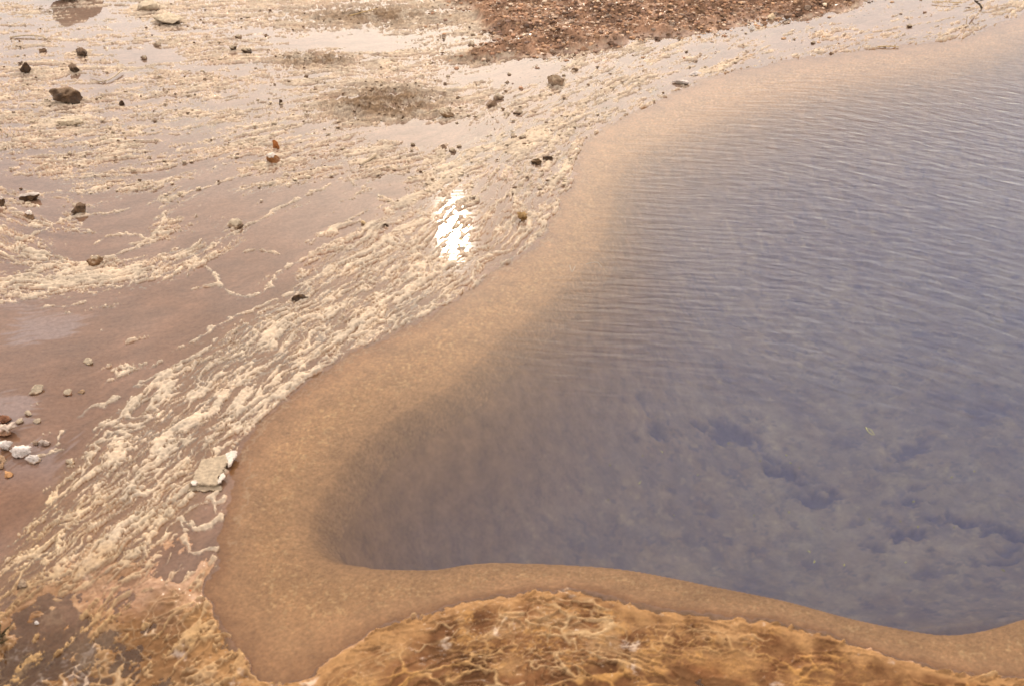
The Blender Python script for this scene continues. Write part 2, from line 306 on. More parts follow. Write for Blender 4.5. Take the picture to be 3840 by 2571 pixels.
# ------------------------------------------------------------------ object helpers
def tag(o, label=None, cat=None, group=None, kind=None):
    if label: o['label'] = label
    if cat: o['category'] = cat
    if group: o['group'] = group
    if kind: o['kind'] = kind
    return o
def np_mesh(name, verts, faces, mat, smooth=True, attrs=None, parent=None):
    me = bpy.data.meshes.new(name); verts = np.asarray(verts, np.float32); faces = np.asarray(faces, np.int32)
    me.vertices.add(len(verts)); me.vertices.foreach_set('co', verts.ravel())
    k = faces.shape[1]
    me.loops.add(faces.size); me.loops.foreach_set('vertex_index', faces.ravel())
    me.polygons.add(len(faces)); me.polygons.foreach_set('loop_start', np.arange(0, faces.size, k, dtype=np.int32))
    me.polygons.foreach_set('loop_total', np.full(len(faces), k, np.int32))
    if smooth: me.polygons.foreach_set('use_smooth', np.ones(len(faces), bool))
    for an, av in (attrs or {}).items():
        av = np.asarray(av, np.float32)
        if av.ndim == 2:
            at = me.attributes.new(an, 'FLOAT_COLOR', 'POINT')
            if av.shape[1] == 3: av = np.concatenate([av, np.ones((len(av), 1), np.float32)], 1)
            at.data.foreach_set('color', av.ravel())
        else:
            at = me.attributes.new(an, 'FLOAT', 'POINT'); at.data.foreach_set('value', av.ravel())
    me.update(calc_edges=True); me.materials.append(mat)
    o = bpy.data.objects.new(name, me); C.objects.link(o)
    if parent: o.parent = parent
    return o
def mix3(a, b, t): return a * (1 - t[:, None]) + np.asarray(b, np.float32)[None, :] * t[:, None]

# ------------------------------------------------------------------ ground sheet of sinter crust
Y0, Y1 = 1.35, 10.4
ys = [Y0]
while ys[-1] < Y1: ys.append(ys[-1] + 0.00135 * ys[-1] + 0.0007)
ys = np.array(ys); NR = len(ys)
cs = np.concatenate([np.linspace(-1.9, -1.06, 60)[:-1], np.linspace(-1.06, 1.06, 1180), np.linspace(1.06, 1.9, 60)[1:]])
NC = len(cs)
hw = (ys * CP + CAM_H * SP) * TX
GX = (hw[:, None] * cs[None, :]).ravel(); GY = np.repeat(ys, NC)
Sd_all = poly_sd(GX.astype(np.float32), GY.astype(np.float32), drop_w)
keep = Sd_all < 0.10
kid = np.full(keep.shape, -1, np.int32); kid[keep] = np.arange(keep.sum())
x = GX[keep]; y = GY[keep]; Sd = Sd_all[keep]
So = poly_sd(x.astype(np.float32), y.astype(np.float32), outer_w)
So = So + (.012 * vn(x, y, .09, 70) + .008 * vn(x, y, .035, 71) + .005 * vn(x, y, .015, 72)).astype(np.float32) * (1.0 + 1.2 * sstep(900, 300, proj(x, y)[1]))
U, V = proj(x, y)
ins = So > 0
# flow direction of the crust streams
num_c = np.zeros(x.shape); num_s = np.zeros(x.shape); den = np.zeros(x.shape)
for u, v, a in FLOW:
    w_ = 1.0 / (((U - u) / 160) ** 2 + ((V - v) / 80) ** 2 + .1) ** 2
    num_c += w_ * math.cos(math.radians(a)); num_s += w_ * math.sin(math.radians(a))
nn = np.hypot(num_c, num_s); ca = num_c / nn; sa = num_s / nn
x2, y2 = unproj(U + ca * 4, V - sa * 4); dx = x2 - x; dy = y2 - y; nn = np.hypot(dx, dy); dx /= nn; dy /= nn
wx = x + .03 * vn(x, y, .16, 80) + .012 * vn(x, y, .05, 81); wy = y + .03 * vn(x, y, .16, 82) + .012 * vn(x, y, .05, 83)
A1 = lic(wx, wy, dx, dy, .028, .40, 1, 19, 1); A2 = lic(wx, wy, dx, dy, .0125, .13, 9, 14, 1); A3 = lic(x, y, dx, dy, .0065, .014, 15, 3)
A4 = lic(wx, wy, dx, dy, .07, .40, 29, 9, 1); A5 = fbm(wx, wy, .028, 33, 3)
big = fbm(x, y, .6, 22, 3)
# cover
D = np.full(x.shape, .30) + .10 * big
D += .12 * sstep(500, 250, V)
for u, v, w_ in [(150, 236, 74), (160, 288, 60), (182, 490, 33), (220, 610, 39), (540, 520, 35), (70, 458, 44), (1021, 270, 34), (1271, 192, 41), (626, 374, 31), (187, 128, 28), (172, 165, 28), (565, 122, 26), (1193, 505, 24), (341, 25, 54), (388, 56, 70)]:
    BLOBS.append((u - 4, v - 4, w_ * .9, w_ * .34, 6, .38))
for u, v, a, b, t, wgt in BLOBS:
    c_, s_ = math.cos(math.radians(t)), math.sin(math.radians(t))
    du = U - u; dv = -(V - v); p = (du * c_ + dv * s_) / a; q = (-du * s_ + dv * c_) / b
    D += wgt * np.exp(-(p * p + q * q) ** 1.3)
bsd = poly_sd(U.astype(np.float32), V.astype(np.float32), BAND)
band = sstep(-30, 25, bsd + 14 * A1)
D = np.maximum(D, 0) + .50 * band
lw_ = sstep(560, 380, U)
front = sstep(-1, 1, (V + (26 + 14 * lw_) * fbm(x, y, .12, 180, 4) - 1335 - np.clip((420 - U) * .14, -40, 80)) / (50 + 85 * lw_)) 
frontc = front * sstep(.006, -.02, So); front = front * sstep(.01, -.05, So)
lowleft = frontc * sstep(620, 480, U)
D = D * (1 - .8 * front * (1 - .45 * lowleft)) + .03 * lowleft
D *= sstep(.0, -.02, So)
N1 = lic(wx, wy, dx, dy, .030, .42, 41, 17, 1); N2 = lic(wx, wy, dx, dy, .0145, .20, 47, 17, 1)
N0 = lic(x + .05 * vn(x, y, .3, 84) + .015 * vn(x, y, .07, 85), y + .05 * vn(x, y, .3, 86) + .015 * vn(x, y, .07, 87), dx, dy, .055, .8, 55, 17, 1)
g = .5 * A4 + .35 * A5                                    # where streams of crust run
Dg = D + .16 * g
L1 = np.exp(-(N1 / np.clip(.17 + .06 * A5, .07, .4)) ** 2) * sstep(.14, .36, Dg) * np.clip(.92 + .2 * A5, .3, 1)
L1b = np.exp(-((A1 + .2) / .15) ** 2) * sstep(.26, .48, Dg) * np.clip(.75 + .3 * A2, .2, 1)
L2 = np.exp(-(N2 / .26) ** 2) * sstep(.40, .66, Dg) * np.clip(.85 + .15 * A3, .3, 1)
f1 = .45 * A4 + .45 * A1 + .35 * A2 + .30 * A5 + .2 * A3
thr = 1.62 - 1.65 * D
cov = sstep(thr - .1, thr + .5, f1) * .8
L0 = np.exp(-(N0 / np.clip(.13 + .03 * A5, .05, .25)) ** 2) * sstep(.22, .42, D + .1 * A4)
crust = np.maximum.reduce([L0, L1, L1b * .95, L2 * .9, cov])
# traced ridges
jx = x + .010 * vn(x, y, .045, 90) + .006 * vn(x, y, .018, 91); jy = y + .014 * vn(x, y, .045, 92) + .008 * vn(x, y, .018, 93)
line = np.zeros(x.shape, np.float32); gapn = fbm(x, y, .14, 190, 2)
for wf, pts in LINES:
    d, idx = seg_dist(jx, jy, W(pts, 4))
    if len(idx):
        wd = .0080 * wf * (1 + .35 * A5[idx])
        line[idx] = np.maximum(line[idx], np.exp(-(d[idx] / np.maximum(wd, .004)) ** 2) * np.clip(.85 + .3 * A5[idx], .2, 1.1) * sstep(-1.7, -.8, gapn[idx]))
crust = np.maximum(crust, line)
bank_d = poly_sd(x.astype(np.float32), y.astype(np.float32), bank_w) + .06 * big + .05 * vn(x, y, .11, 195)
bank = sstep(-.03, .12, bank_d)
# front micro-terraces: rimstone dams round little basins, drawn out along the rim; a net of cells at lower left
fi = np.nonzero(frontc > .01)[0]
tx_ = x[fi]; ty_ = y[fi]
ll = lowleft[fi]
slope_dir = np.where(U[fi] < 1200, .35, -.28) * (1 - ll)
an = .42 + .58 * ll
qx = (tx_ + .03 * vn(tx_, ty_, .14, 100) + .015 * vn(tx_, ty_, .05, 103)) * an; qy = ty_ - slope_dir * tx_ + .03 * vn(tx_, ty_, .14, 101) + .012 * vn(tx_, ty_, .05, 104)
e1, e2 = worley(qx, qy, .085, 3); g1, g2 = worley(qx + .3, qy, .036, 8); k1, k2 = worley(qx * 1.3, qy * 1.3, .016, 12)
brk = fbm(tx_, ty_, .11, 105, 3)
patch = sstep(-.2, .9, fbm(tx_, ty_, .2, 106, 3))
ax_ = tx_ * .42
def steps(w, seed, amp):                # little rimstone steps facing downhill, scalloped
    ph_ = -So[fi] / w + amp * np.abs(vn(ax_, ty_, w * 1.9, seed)) * 2.2 + amp * .7 * np.abs(vn(ax_, ty_, w * .8, seed + 2)) + .35 * vn(tx_, ty_, w * .35, seed + 4)
    f_ = ph_ - np.floor(ph_)
    return f_, np.exp(-((1 - f_) / .10) ** 2) + np.exp(-(f_ / .035) ** 2) * .8
s1, c1 = steps(.075, 201, 1.5); s2, c2 = steps(.036, 211, 1.3); s3, c3 = steps(.017, 221, 1.0)
gate1 = np.clip(.85 + .4 * brk, .15, 1.1); gate2 = sstep(-.6, .5, fbm(tx_, ty_, .13, 231, 3)) * .8; gate3 = patch * .55
cn = np.exp(-((e2 - e1) / .06) ** 2) * np.clip(.55 + .5 * brk, 0, 1.0)
hx = (tx_ + .04 * vn(tx_, ty_, .08, 270)) * .38; hy = ty_ - slope_dir * tx_ * .8 + .02 * vn(tx_, ty_, .1, 272)
hol = sstep(.1, .9, fbm(hx, hy, .075, 300, 3)) * (1 - .4 * patch) * (1 - ll)
holf = np.zeros(x.shape, np.float32); holf[fi] = hol
def cells(px_, py_, w, seed, k):
    a_, b_ = worley(px_, py_, w, seed); return np.exp(-((b_ - a_) / k) ** 2)
def wob(a): return a * (fbm(tx_, ty_, .06, 310, 3)), a * (fbm(tx_, ty_, .06, 316, 3))
ox_, oy_ = wob(.010); ox2, oy2 = wob(.004)
fx_ = tx_ + ox2 * 1.6; fy_ = ty_ - slope_dir * tx_ * .8 + oy2
ex = tx_ + ox_ * 1.6; ey = ty_ - slope_dir * tx_ * .8 + oy_
th = np.clip(1 + .45 * brk, .3, 1.8)
dam = np.maximum.reduce([c1 * gate1 * .55, cells(ex * .4, ey, .062, 3, .105 * th) * np.clip(.85 + .3 * brk, .2, 1), cells(fx_ * .5 + .3, fy_, .030, 8, .14 * th) * (.12 + .5 * patch), cells(fx_ * .6, fy_, .014, 12, .24) * patch * .25])
dam = dam * (1 - .5 * hol) * (.35 + .65 * sstep(-.0, -.10, So[fi]))
gate = sstep(-.9, .6, fbm(tx_, ty_, .16, 246, 2))
lx = tx_ + ox_ * 1.1; ly = ty_ + oy_ * 1.1
net = np.maximum.reduce([cells(lx, ly * 1.15, .095, 21, .075 * th) * (.3 + .6 * gate), cells(tx_ + ox2 * 1.3 + .2, ty_ + oy2 * 1.3, .046, 31, .12 * th) * (.02 + .65 * gate), cells(tx_ + ox2, ty_ + oy2, .021, 35, .22) * patch * .45])
dm = np.clip(dam * (1 - ll) + net * ll, 0, 1.1)
ramp = (.0045 * s1 ** 3 * gate1 + .0042 * dam) * (1 - ll) + net * .004 * ll
rampf = np.zeros(x.shape, np.float32); rampf[fi] = ramp
damf = np.zeros(x.shape, np.float32); damf[fi] = dm
patchf = np.zeros(x.shape, np.float32); patchf[fi] = patch
tint = np.zeros(x.shape, np.float32); tint[fi] = sstep(-.6, 1.2, fbm(tx_, ty_, .3, 108, 3))
cellz = np.zeros(x.shape, np.float32); cellz[fi] = e1
# heights
n_f = fbm(x, y, .05, 110, 3)
hp = height_pool(x, y, np.maximum(So, 0), Sd)
flat = -.0045 - .004 * sstep(.5, 0., D) + .0015 * big + .0007 * A2
cs_ = sstep(.05, .8, crust)
zc = cs_ * (.0086 + .0010 * np.clip(A5, -1.5, 1.8) + .0016 * np.clip(A4, -1, 1.6)) + cs_ * .0010 * A3 + cs_ * .0014 * A2
z_flat = flat + zc + .002 * line + .0028 * L0
z_flat = np.maximum(z_flat, -.006 + .0125 * line + .0015 * A3 * line)
dark = np.clip(np.exp(-(((U - 880) / 140) ** 2 + ((V - 238) / 46) ** 2) ** 1.5) * 1.1 + np.exp(-(((U - 720) / 90) ** 2 + ((V - 138) / 17) ** 2) ** 1.5) * 1.1 + np.exp(-(((U - 860) / 190) ** 2 + ((V - 38) / 26) ** 2)) + .8 * np.exp(-(((U - 1070) / 60) ** 2 + ((V - 138) / 12) ** 2)), 0, 1) * sstep(-1.2, .3, A5 + .6 * A4 + .3)
z_flat += dark * np.clip(.007 + .007 * A5 + .003 * A3, 0, .03)
z_flat += bank * (.02 + .10 * np.clip(bank_d, 0, 1.2) + .001 * A3 + .014 * fbm(x, y, .16, 120, 3))
z_front = .0065 - (.0062 - .0022 * n_f - .002 * big) * lowleft + rampf * (1.0 + .4 * lowleft) - .0025 * holf + .002 * big + .0004 * A3 * damf + .0010 * n_f
z = z_flat * (1 - front) + (z_front + .7 * zc * lowleft) * front
z = np.where(ins, hp, z)
edge = np.exp(-(So / .02) ** 2) * (.006 + .004 * A2)
z = z + edge * .3 * (1 - front)
z = z + np.where(ins, .0002 * A3, 0)
# colours (albedo of the mineral itself)
n_mid = fbm(x, y, .09, 130, 4); n_lo = fbm(x, y, .35, 134, 3)
col = np.tile(np.array([.36, .225, .150], np.float32), (len(x), 1))
col = mix3(col, (.30, .17, .10), np.clip(.35 + .4 * n_lo + .15 * n_mid, 0, 1) * .7)
col = mix3(col, (.34, .17, .08), sstep(750, 1150, V) * sstep(700, 300, U) * .55 * np.clip(.6 + .4 * n_lo, 0, 1))
col = mix3(col, (.45, .33, .25), sstep(520, 200, V) * .65)
col = col * (1 + .05 * A4 + .04 * A2 + .05 * n_mid)[:, None]
col = mix3(col, (.35, .215, .115), band * .6 * sstep(300, 800, V))
lilac = sstep(.3, 1.2, fbm(x, y, .28, 140, 3) + .4 * A2) * sstep(640, 760, V) * sstep(330, 150, U) * sstep(1150, 1000, V)
col = mix3(col, (.44, .36, .34), lilac * .55)
cr = np.clip(np.maximum(crust, dark * .8), 0, 1)
cc = np.tile(np.array([.42, .343, .258], np.float32), (len(x), 1)) * (1 + .10 * n_mid + .08 * A3)[:, None]
cc = mix3(cc, (.13, .085, .052), dark * np.clip(.75 + .5 * n_mid + .3 * A2, 0, 1))
cc = mix3(cc, (.45, .32, .17), sstep(950, 1250, V) * np.clip(.45 + .4 * n_lo, 0, 1))
cc = mix3(cc, (.31, .195, .09), sstep(1230, 1430, V) * .85)
warm = np.clip(.3 + .5 * n_mid, 0, 1) * .25
cc = mix3(cc, (.45, .31, .19), warm)
t = sstep(.12, .55, cr)
col = col * (1 - t[:, None]) + cc * t[:, None]
# sandy shelf
shelf_t = np.clip(So / (So + np.abs(Sd) + 1e-4), 0, 1)
speck = sstep(.5, 1.5, fbm(x, y, .012, 150, 2)) * sstep(0.15, .5, shelf_t) * sstep(1.0, .6, shelf_t)
sand = np.tile(np.array([.425, .247, .116], np.float32), (len(x), 1)) * (1 + .05 * n_mid + .05 * n_lo)[:, None]
sand = mix3(sand, (.46, .265, .11), sstep(.25, .6, shelf_t) * .5)
sand = mix3(sand, (.62, .42, .2), speck * .6)
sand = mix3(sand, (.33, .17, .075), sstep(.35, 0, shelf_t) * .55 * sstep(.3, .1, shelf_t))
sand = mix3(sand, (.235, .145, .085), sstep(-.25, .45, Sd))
sand = sand * (1 + rng.normal(0, .075, len(x)) * sstep(.1, .4, shelf_t) * sstep(1.2, .8, shelf_t) + .06 * A3)[:, None]
sand = sand * (1 + .055 * vn(shelf_t * 1.0 + .12 * n_lo, n_lo * .3, .16, 350) + .05 * fbm(x * .6, y, .05, 352, 3))[:, None]
sand = mix3(sand, (.22, .12, .06), sstep(1.9, 2.3, fbm(x, y, .03, 356, 2)) * .5)
sand = mix3(sand, (.27, .135, .058), np.exp(-(So / .018) ** 2) * .5)
fl_ = np.exp(-((So - .035 + .018 * A5 * .5 + .012 * n_lo) / .0035) ** 2) * sstep(.0, 1.0, n_mid + .3) + np.exp(-((So - .012 + .008 * A5) / .003) ** 2) * sstep(-.3, .6, n_lo)
sand = mix3(sand, (.52, .38, .22), np.clip(fl_, 0, 1) * .55 * sstep(1330, 1200, V))
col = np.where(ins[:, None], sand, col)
# front terraces
fcol = np.tile(np.array([.120, .053, .022], np.float32), (len(x), 1)) * (1 + .18 * n_mid + .12 * n_lo)[:, None]
fcol = mix3(fcol, (.185, .098, .044), np.clip(patchf * (.5 - .3 * lowleft) + .3 * n_mid + .3 * n_f, 0, 1))
fcol = mix3(fcol, (.30, .16, .055), np.clip(.4 * n_f + .35 * A3, 0, 1) * patchf * .8)
crest = np.tile(np.array([.31, .166, .056], np.float32), (len(x), 1))
crest = mix3(crest, (.33, .22, .115), tint)
fcol = mix3(fcol, (.098, .047, .020), holf * .85)
fcol = mix3(fcol, (.145, .077, .034), lowleft * .75)
crest = mix3(crest, (.36, .265, .165), lowleft * .75)
ft = np.clip(sstep(.15, 1.0, damf) * (.9 - .2 * lowleft) + .25 * patchf * np.clip(n_mid, 0, 1), 0, 1)
fcol = fcol * (1 - ft[:, None]) + crest * ft[:, None]
fcol = mix3(fcol, (.265, .148, .064), sstep(-.13, -.01, So + .03 * n_mid) * .8)
wp = sstep(1.6, 2.6, fbm(x, y, .09, 160, 5, .7) + .7 * damf) * .35
fcol = mix3(fcol, (.62, .52, .44), wp)
fk = frontc * (1 - .8 * lowleft * sstep(.2, .6, cr))
col = col * (1 - fk[:, None]) + fcol * fk[:, None]
# gravel bank
bcol = np.tile(np.array([.22, .128, .078], np.float32), (len(x), 1)) * (1 + .3 * n_mid + .2 * A3)[:, None]
col = col * (1 - bank[:, None]) + bcol * bank[:, None]
col = np.clip(col, .01, .8)
wetness = np.clip(1 - 1.4 * cr, 0, 1) * (1 - .9 * frontc) * (1 - dark) * (1 - .6 * bank)
wetness = wetness * sstep(-.001, .003, z)
K = keep.reshape(NR, NC)
q = K[:-1, :-1] & K[1:, :-1] & K[1:, 1:] & K[:-1, 1:]
I = kid.reshape(NR, NC)
faces = np.stack([I[:-1, :-1][q], I[:-1, 1:][q], I[1:, 1:][q], I[1:, :-1][q]], 1)
ground = np_mesh('ground', np.stack([x, y, z], 1), faces, M_ground, True, {'Col': col, 'Wet': wetness})
tag(ground, 'cream and brown sinter crust flats with ridges, shelf and micro terraces', 'ground', kind='structure')
print('ground faces', len(faces))
GZ = {}
_gz = np.full(NR * NC, np.nan, np.float32); _gz[keep] = z; _gz = _gz.reshape(NR, NC)
def ground_z(px, py):
    r = int(np.clip(np.searchsorted(ys, py), 0, NR - 1)); c = int(np.clip(np.searchsorted(cs, px / hw[r]), 0, NC - 1))
    v = _gz[r, c]; return float(v) if v == v else -0.05

# ------------------------------------------------------------------ pool bed
gx = np.arange(-1.5, 6.3, .0125); gy = np.arange(1.9, 8.5, .0125)
PX, PY = np.meshgrid(gx, gy); px = PX.ravel().astype(np.float32); py = PY.ravel().astype(np.float32)
pSd = poly_sd(px, py, drop_w); pk = pSd > .04
pid = np.full(pk.shape, -1, np.int32); pid[pk] = np.arange(pk.sum())
px = px[pk].astype(float); py = py[pk].astype(float); pSd = pSd[pk]
pSo = np.maximum(poly_sd(px.astype(np.float32), py.astype(np.float32), outer_w), .05)
pz = height_pool(px, py, pSo, pSd) - .004 * sstep(.12, .06, pSd)
deepf = sstep(.15, .6, pSd)
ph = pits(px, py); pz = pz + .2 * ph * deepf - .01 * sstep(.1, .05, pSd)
n1 = fbm(px, py, .3, 170, 4); n2 = fbm(px, py, .08, 174, 3)
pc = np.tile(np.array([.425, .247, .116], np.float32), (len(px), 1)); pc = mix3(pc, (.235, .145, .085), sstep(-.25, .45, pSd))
pc = mix3(pc, (.37, .275, .20), np.clip(.62 + .08 * n1 + .14 * n2, 0, 1) * deepf)
n3 = fbm(px, py, .12, 178, 5, .75); blot = sstep(.55, .75, n3) ; blot2 = sstep(.5, .8, fbm(px, py, .2, 184, 5, .7))
pc = mix3(pc, (.42, .29, .19), blot2 * deepf * .4)
pc = mix3(pc, (.13, .10, .10), np.clip(.12 + .15 * n2 - .15 * n1, 0, 1) * deepf)
sp_ = sstep(1.1, 1.5, fbm(px, py, .055, 330, 3, .7)); pc = mix3(pc, (.07, .065, .09), sp_ * deepf * .5)
sp2 = sstep(1.2, 1.6, fbm(px, py, .045, 340, 3, .7)); pc = mix3(pc, (.46, .33, .20), sp2 * deepf * .5)
pc = mix3(pc, (.08, .075, .09), blot * deepf * .25)
pz = pz - .003 * blot * deepf + .002 * blot2 * deepf
pc = mix3(pc, (.04, .045, .08), np.clip(-ph * 10, 0, 1) * deepf * .75)  # dark blue shade of the hollows, painted into the bed colour
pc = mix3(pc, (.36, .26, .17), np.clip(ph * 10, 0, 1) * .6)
Kp = pk.reshape(len(gy), len(gx)); Ip = pid.reshape(len(gy), len(gx))
qp = Kp[:-1, :-1] & Kp[1:, :-1] & Kp[1:, 1:] & Kp[:-1, 1:]
fp = np.stack([Ip[:-1, :-1][qp], Ip[:-1, 1:][qp], Ip[1:, 1:][qp], Ip[1:, :-1][qp]], 1)
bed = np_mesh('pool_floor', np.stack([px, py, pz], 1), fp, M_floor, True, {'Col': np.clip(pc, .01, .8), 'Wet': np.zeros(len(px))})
tag(bed, 'grey brown bed of the hot pool with dark hollows', 'pool floor', kind='structure')

# ------------------------------------------------------------------ water body
def water():
    rows = np.linspace(Y0 + .02, Y1 - .02, 150)
    cc_ = np.linspace(-1.89, 1.89, 200)
    h_ = (rows * CP + CAM_H * SP) * TX
    X = (h_[:, None] * cc_[None, :]).ravel(); Y = np.repeat(rows, 200)
    sd_ = poly_sd(X.astype(np.float32), Y.astype(np.float32), outer_w)
    Uw, Vw = proj(X, Y)
    big_r = sstep(.15, 1.3, sd_) * sstep(1250, 750, Vw) * np.clip(.15 + 1.0 * sstep(1350, 2100, Uw), 0, 1)
    fine_r = sstep(.02, .5, sd_) * sstep(1150, 650, Vw) * (.25 + .75 * sstep(1050, 1500, Uw)) * (1 - .55 * sstep(1700, 2200, Uw))
    film = np.where(sd_ < 0, .8, .35)
    I_ = np.arange(len(X)).reshape(150, 200)
    f = np.stack([I_[:-1, :-1].ravel(), I_[:-1, 1:].ravel(), I_[1:, 1:].ravel(), I_[1:, :-1].ravel()], 1)
    return np_mesh('pool_water', np.stack([X, Y, np.zeros(len(X))], 1), f, M_water, False, {'Ripple': np.stack([big_r, fine_r, film], 1)})
def water_depth(parent):                # the body of mineral water under the surface, from just below it to under the bed
    bm = bmesh.new(); P = drop_w
    a = [bm.verts.new((p[0], p[1], -.062)) for p in P]; b = [bm.verts.new((p[0], p[1], -1.9)) for p in P]
    bm.faces.new(a); bm.faces.new(b[::-1]); n = len(P)
    for i in range(n): bm.faces.new((a[i], b[i], b[(i + 1) % n], a[(i + 1) % n]))
    bmesh.ops.triangulate(bm, faces=bm.faces); bmesh.ops.recalc_face_normals(bm, faces=bm.faces)
    me = bpy.data.meshes.new('water_depth'); bm.to_mesh(me); bm.free(); me.materials.append(M_depth)
    o = bpy.data.objects.new('water_depth', me); C.objects.link(o); o.parent = parent; return o
wat = water()
water_depth(wat)
tag(wat, 'clear rippled blue grey water filling the pool and filming the flats', 'water', kind='structure')

# ------------------------------------------------------------------ ground beyond
def outer_ground():
    def hwf(yy): return (yy * CP + CAM_H * SP) * TX * 1.89
    inner = [(-hwf(Y0), Y0 + .01), (hwf(Y0), Y0 + .01), (hwf(Y1), Y1 - .02), (-hwf(Y1), Y1 - .02)]
    v = []; f = []
    rings = [1.0, 1.25, 2, 5, 20, 200]
    cx, cyy = 0, 6
    for r in rings:
        for (a, b) in inner: v.append((cx + (a - cx) * r, cyy + (b - cyy) * r, .03 if r < 1.1 else .06))
    for i in range(len(rings) - 1):
        for k in range(4):
            f.append((i * 4 + k, i * 4 + (k + 1) % 4, (i + 1) * 4 + (k + 1) % 4, (i + 1) * 4 + k)[::-1])
    return np_mesh('surrounding_ground', v, f, mat_plain('brown_gravel_plain', (.24, .15, .09), .9, .3, 8), False)
tag(outer_ground(), 'brown gravel plain around the hot spring flats', 'ground', kind='structure')

# ------------------------------------------------------------------ stones
def ico(sub):
    bm = bmesh.new(); bmesh.ops.create_icosphere(bm, subdivisions=sub, radius=1.0)
    v = np.array([p.co for p in bm.verts]); f = np.array([[q.index for q in p.verts] for p in bm.faces]); bm.free(); return v, f
ICO = {k: ico(k) for k in (1, 2, 3, 4)}
def rock_verts(seed, sub=4, cuts=9, ang=.8, rough=.07, tilt=None):
    r = np.random.default_rng(seed); v = ICO[sub][0].copy(); f = ICO[sub][1]
    for i in range(cuts):                                  # plane cuts make flat broken faces
        n = r.normal(size=3); n /= np.linalg.norm(n); d = r.uniform(.30, .78)
        s = v @ n - d; m = s > 0; v[m] -= np.outer(s[m], n) * .96
    o = r.uniform(0, 50, 3)
    nz = np.array([mnoise.fractal(Vector(p * 2.2 + o), .8, 2.1, 6) for p in v])
    nr = v / np.linalg.norm(v, axis=1)[:, None]
    v = v + nr * (nz * rough * 1.9)[:, None]
    return v, f
def rock(name, label, cat, u, v, wpx, hpx, seed, col=(.13, .075, .04), top=None, depth=.8, group=None, cuts=9, rough=.09, rz=None, sub=4, topcut=.35, sink=.012, lean=0.0, crustcap=False):
    s = mpp(u, v); vv, ff = rock_verts(seed, sub, cuts, rough=rough)
    r = np.random.default_rng(seed + 999)
    lo, hi = vv.min(0), vv.max(0); vv = (vv - (lo + hi) / 2) / (hi - lo)
    w = wpx * s; h = hpx * s * 1.02 * .92 + sink
    vv = vv * np.array([w, w * depth, h])
    a = rz if rz is not None else r.uniform(-.4, .4)
    R = np.array(Matrix.Rotation(a, 3, 'Z') @ Matrix.Rotation(lean, 3, 'Y')); vv = vv @ R.T
    vv[:, 2] -= vv[:, 2].min()
    zt = vv[:, 2] / vv[:, 2].max()
    n = np.array([mnoise.fractal(Vector(p / max(w, .02) * 5 + Vector((seed, 0, 0)))
                                 , 1.0, 2.0, 4) for p in map(Vector, vv)])
    c = np.tile(np.array(col, np.float32), (len(vv), 1)) * (1 + .55 * n)[:, None]
    c = mix3(c, (.2, .115, .055), np.clip(n * 1.2 - .15, 0, 1).astype(np.float32) * .5)
    if top is not None:
        c = mix3(c, top, (sstep(1 - topcut - .12, 1 - topcut + .12, zt + .22 * n)).astype(np.float32))
    ux, uy = unproj(u, v + hpx * .45)
    uy = float(uy) + w * depth * .45; ux = float(ux) * (uy * CP + CAM_H * SP) / ((uy - w * depth * .45) * CP + CAM_H * SP)
    zb = min(ground_z(ux, uy), .0) if sink > .005 else ground_z(ux, uy)
    o = np_mesh(name, vv, ff, M_rock, True, {'Col': np.clip(c, .01, .8), 'Wet': np.clip(1 - zt, .1, .9)})
    o.data.polygons.foreach_set('use_smooth', np.zeros(len(ff), bool)) if sub < 4 else None
    o.location = (float(ux), uy, -sink if zb <= 0 else zb - .006)
    tag(o, label, cat, group)
    if crustcap:                                         # pale crust lying on the stone, a shell a few mm thick
        k = np.nonzero(zt > .72)[0]; ks = set(k.tolist())
        cf = [fc for fc in ff if all(int(i) in ks for i in fc)]
        if cf:
            idm = {int(i): j for j, i in enumerate(k)}
            cf = np.array([[idm[int(i)] for i in fc] for fc in cf])
            tv = vv[k] * np.array([1.05, 1.05, 1.0]) + np.array([0, 0, .005]) + np.array([0, 0, .004]) * n[k][:, None]
            np_mesh('mineral_crust', tv, cf, M_white, True, None, o)
    return o
BR = (.075, .043, .023); DK = (.05, .03, .018); PALE = (.42, .34, .24); WH = (.55, .49, .44); GY_ = (.22, .15, .10)
rock('boulder', 'large dark boulder cut by the top edge above its brown reflection', 'boulder', 170, -26, 132, 70, 3, GY_, PALE, .7, rz=.05, topcut=.25, sink=.02)
rock('rock', 'dark crusted lump just right of the large boulder at the top edge', 'rock', 341, 20, 54, 18, 4, GY_, PALE, .9, topcut=.5)
rock('rock', 'low crusted shelf of rock just below the lump at the top edge', 'rock', 388, 52, 78, 17, 5, GY_, PALE, .8, topcut=.55)
rock('rock', 'narrow dark upright stone with a long reflection at the far left', 'rock', 61, 158, 25, 30, 6, DK, None, .7, lean=.25)
rock('rock', 'round dark brown stone above the three-lobed stone on the upper flats', 'rock', 187, 121, 28, 21, 7, DK, GY_, .9, topcut=.3)
rock('rock', 'three-lobed dark stone below the round brown one on the upper flats', 'rock', 172, 158, 28, 21, 8, DK, GY_, .8, topcut=.3, rough=.2)
rock('rock', 'largest dark blocky rock standing in water on the left flats', 'rock', 150, 228, 74, 34, 9, (.06, .034, .018), (.22, .15, .095), .75, topcut=.18, rz=-.12)
rock('rock', 'flat crust-topped lump directly below the largest blocky rock', 'rock', 160, 284, 66, 16, 10, BR, PALE, .5, topcut=.6, rz=.2)
rock('stone', 'tiny dark stone right of the largest blocky rock', 'stone', 278, 236, 12, 11, 11, DK)
rock('stone', 'first of two small dark stones side by side on the upper flats', 'stone', 534, 112, 19, 15, 12, DK, PALE, .9, topcut=.25)
rock('stone', 'second, wider of two small dark stones side by side on the upper flats', 'stone', 565, 118, 26, 15, 13, DK, PALE, .8, topcut=.3)
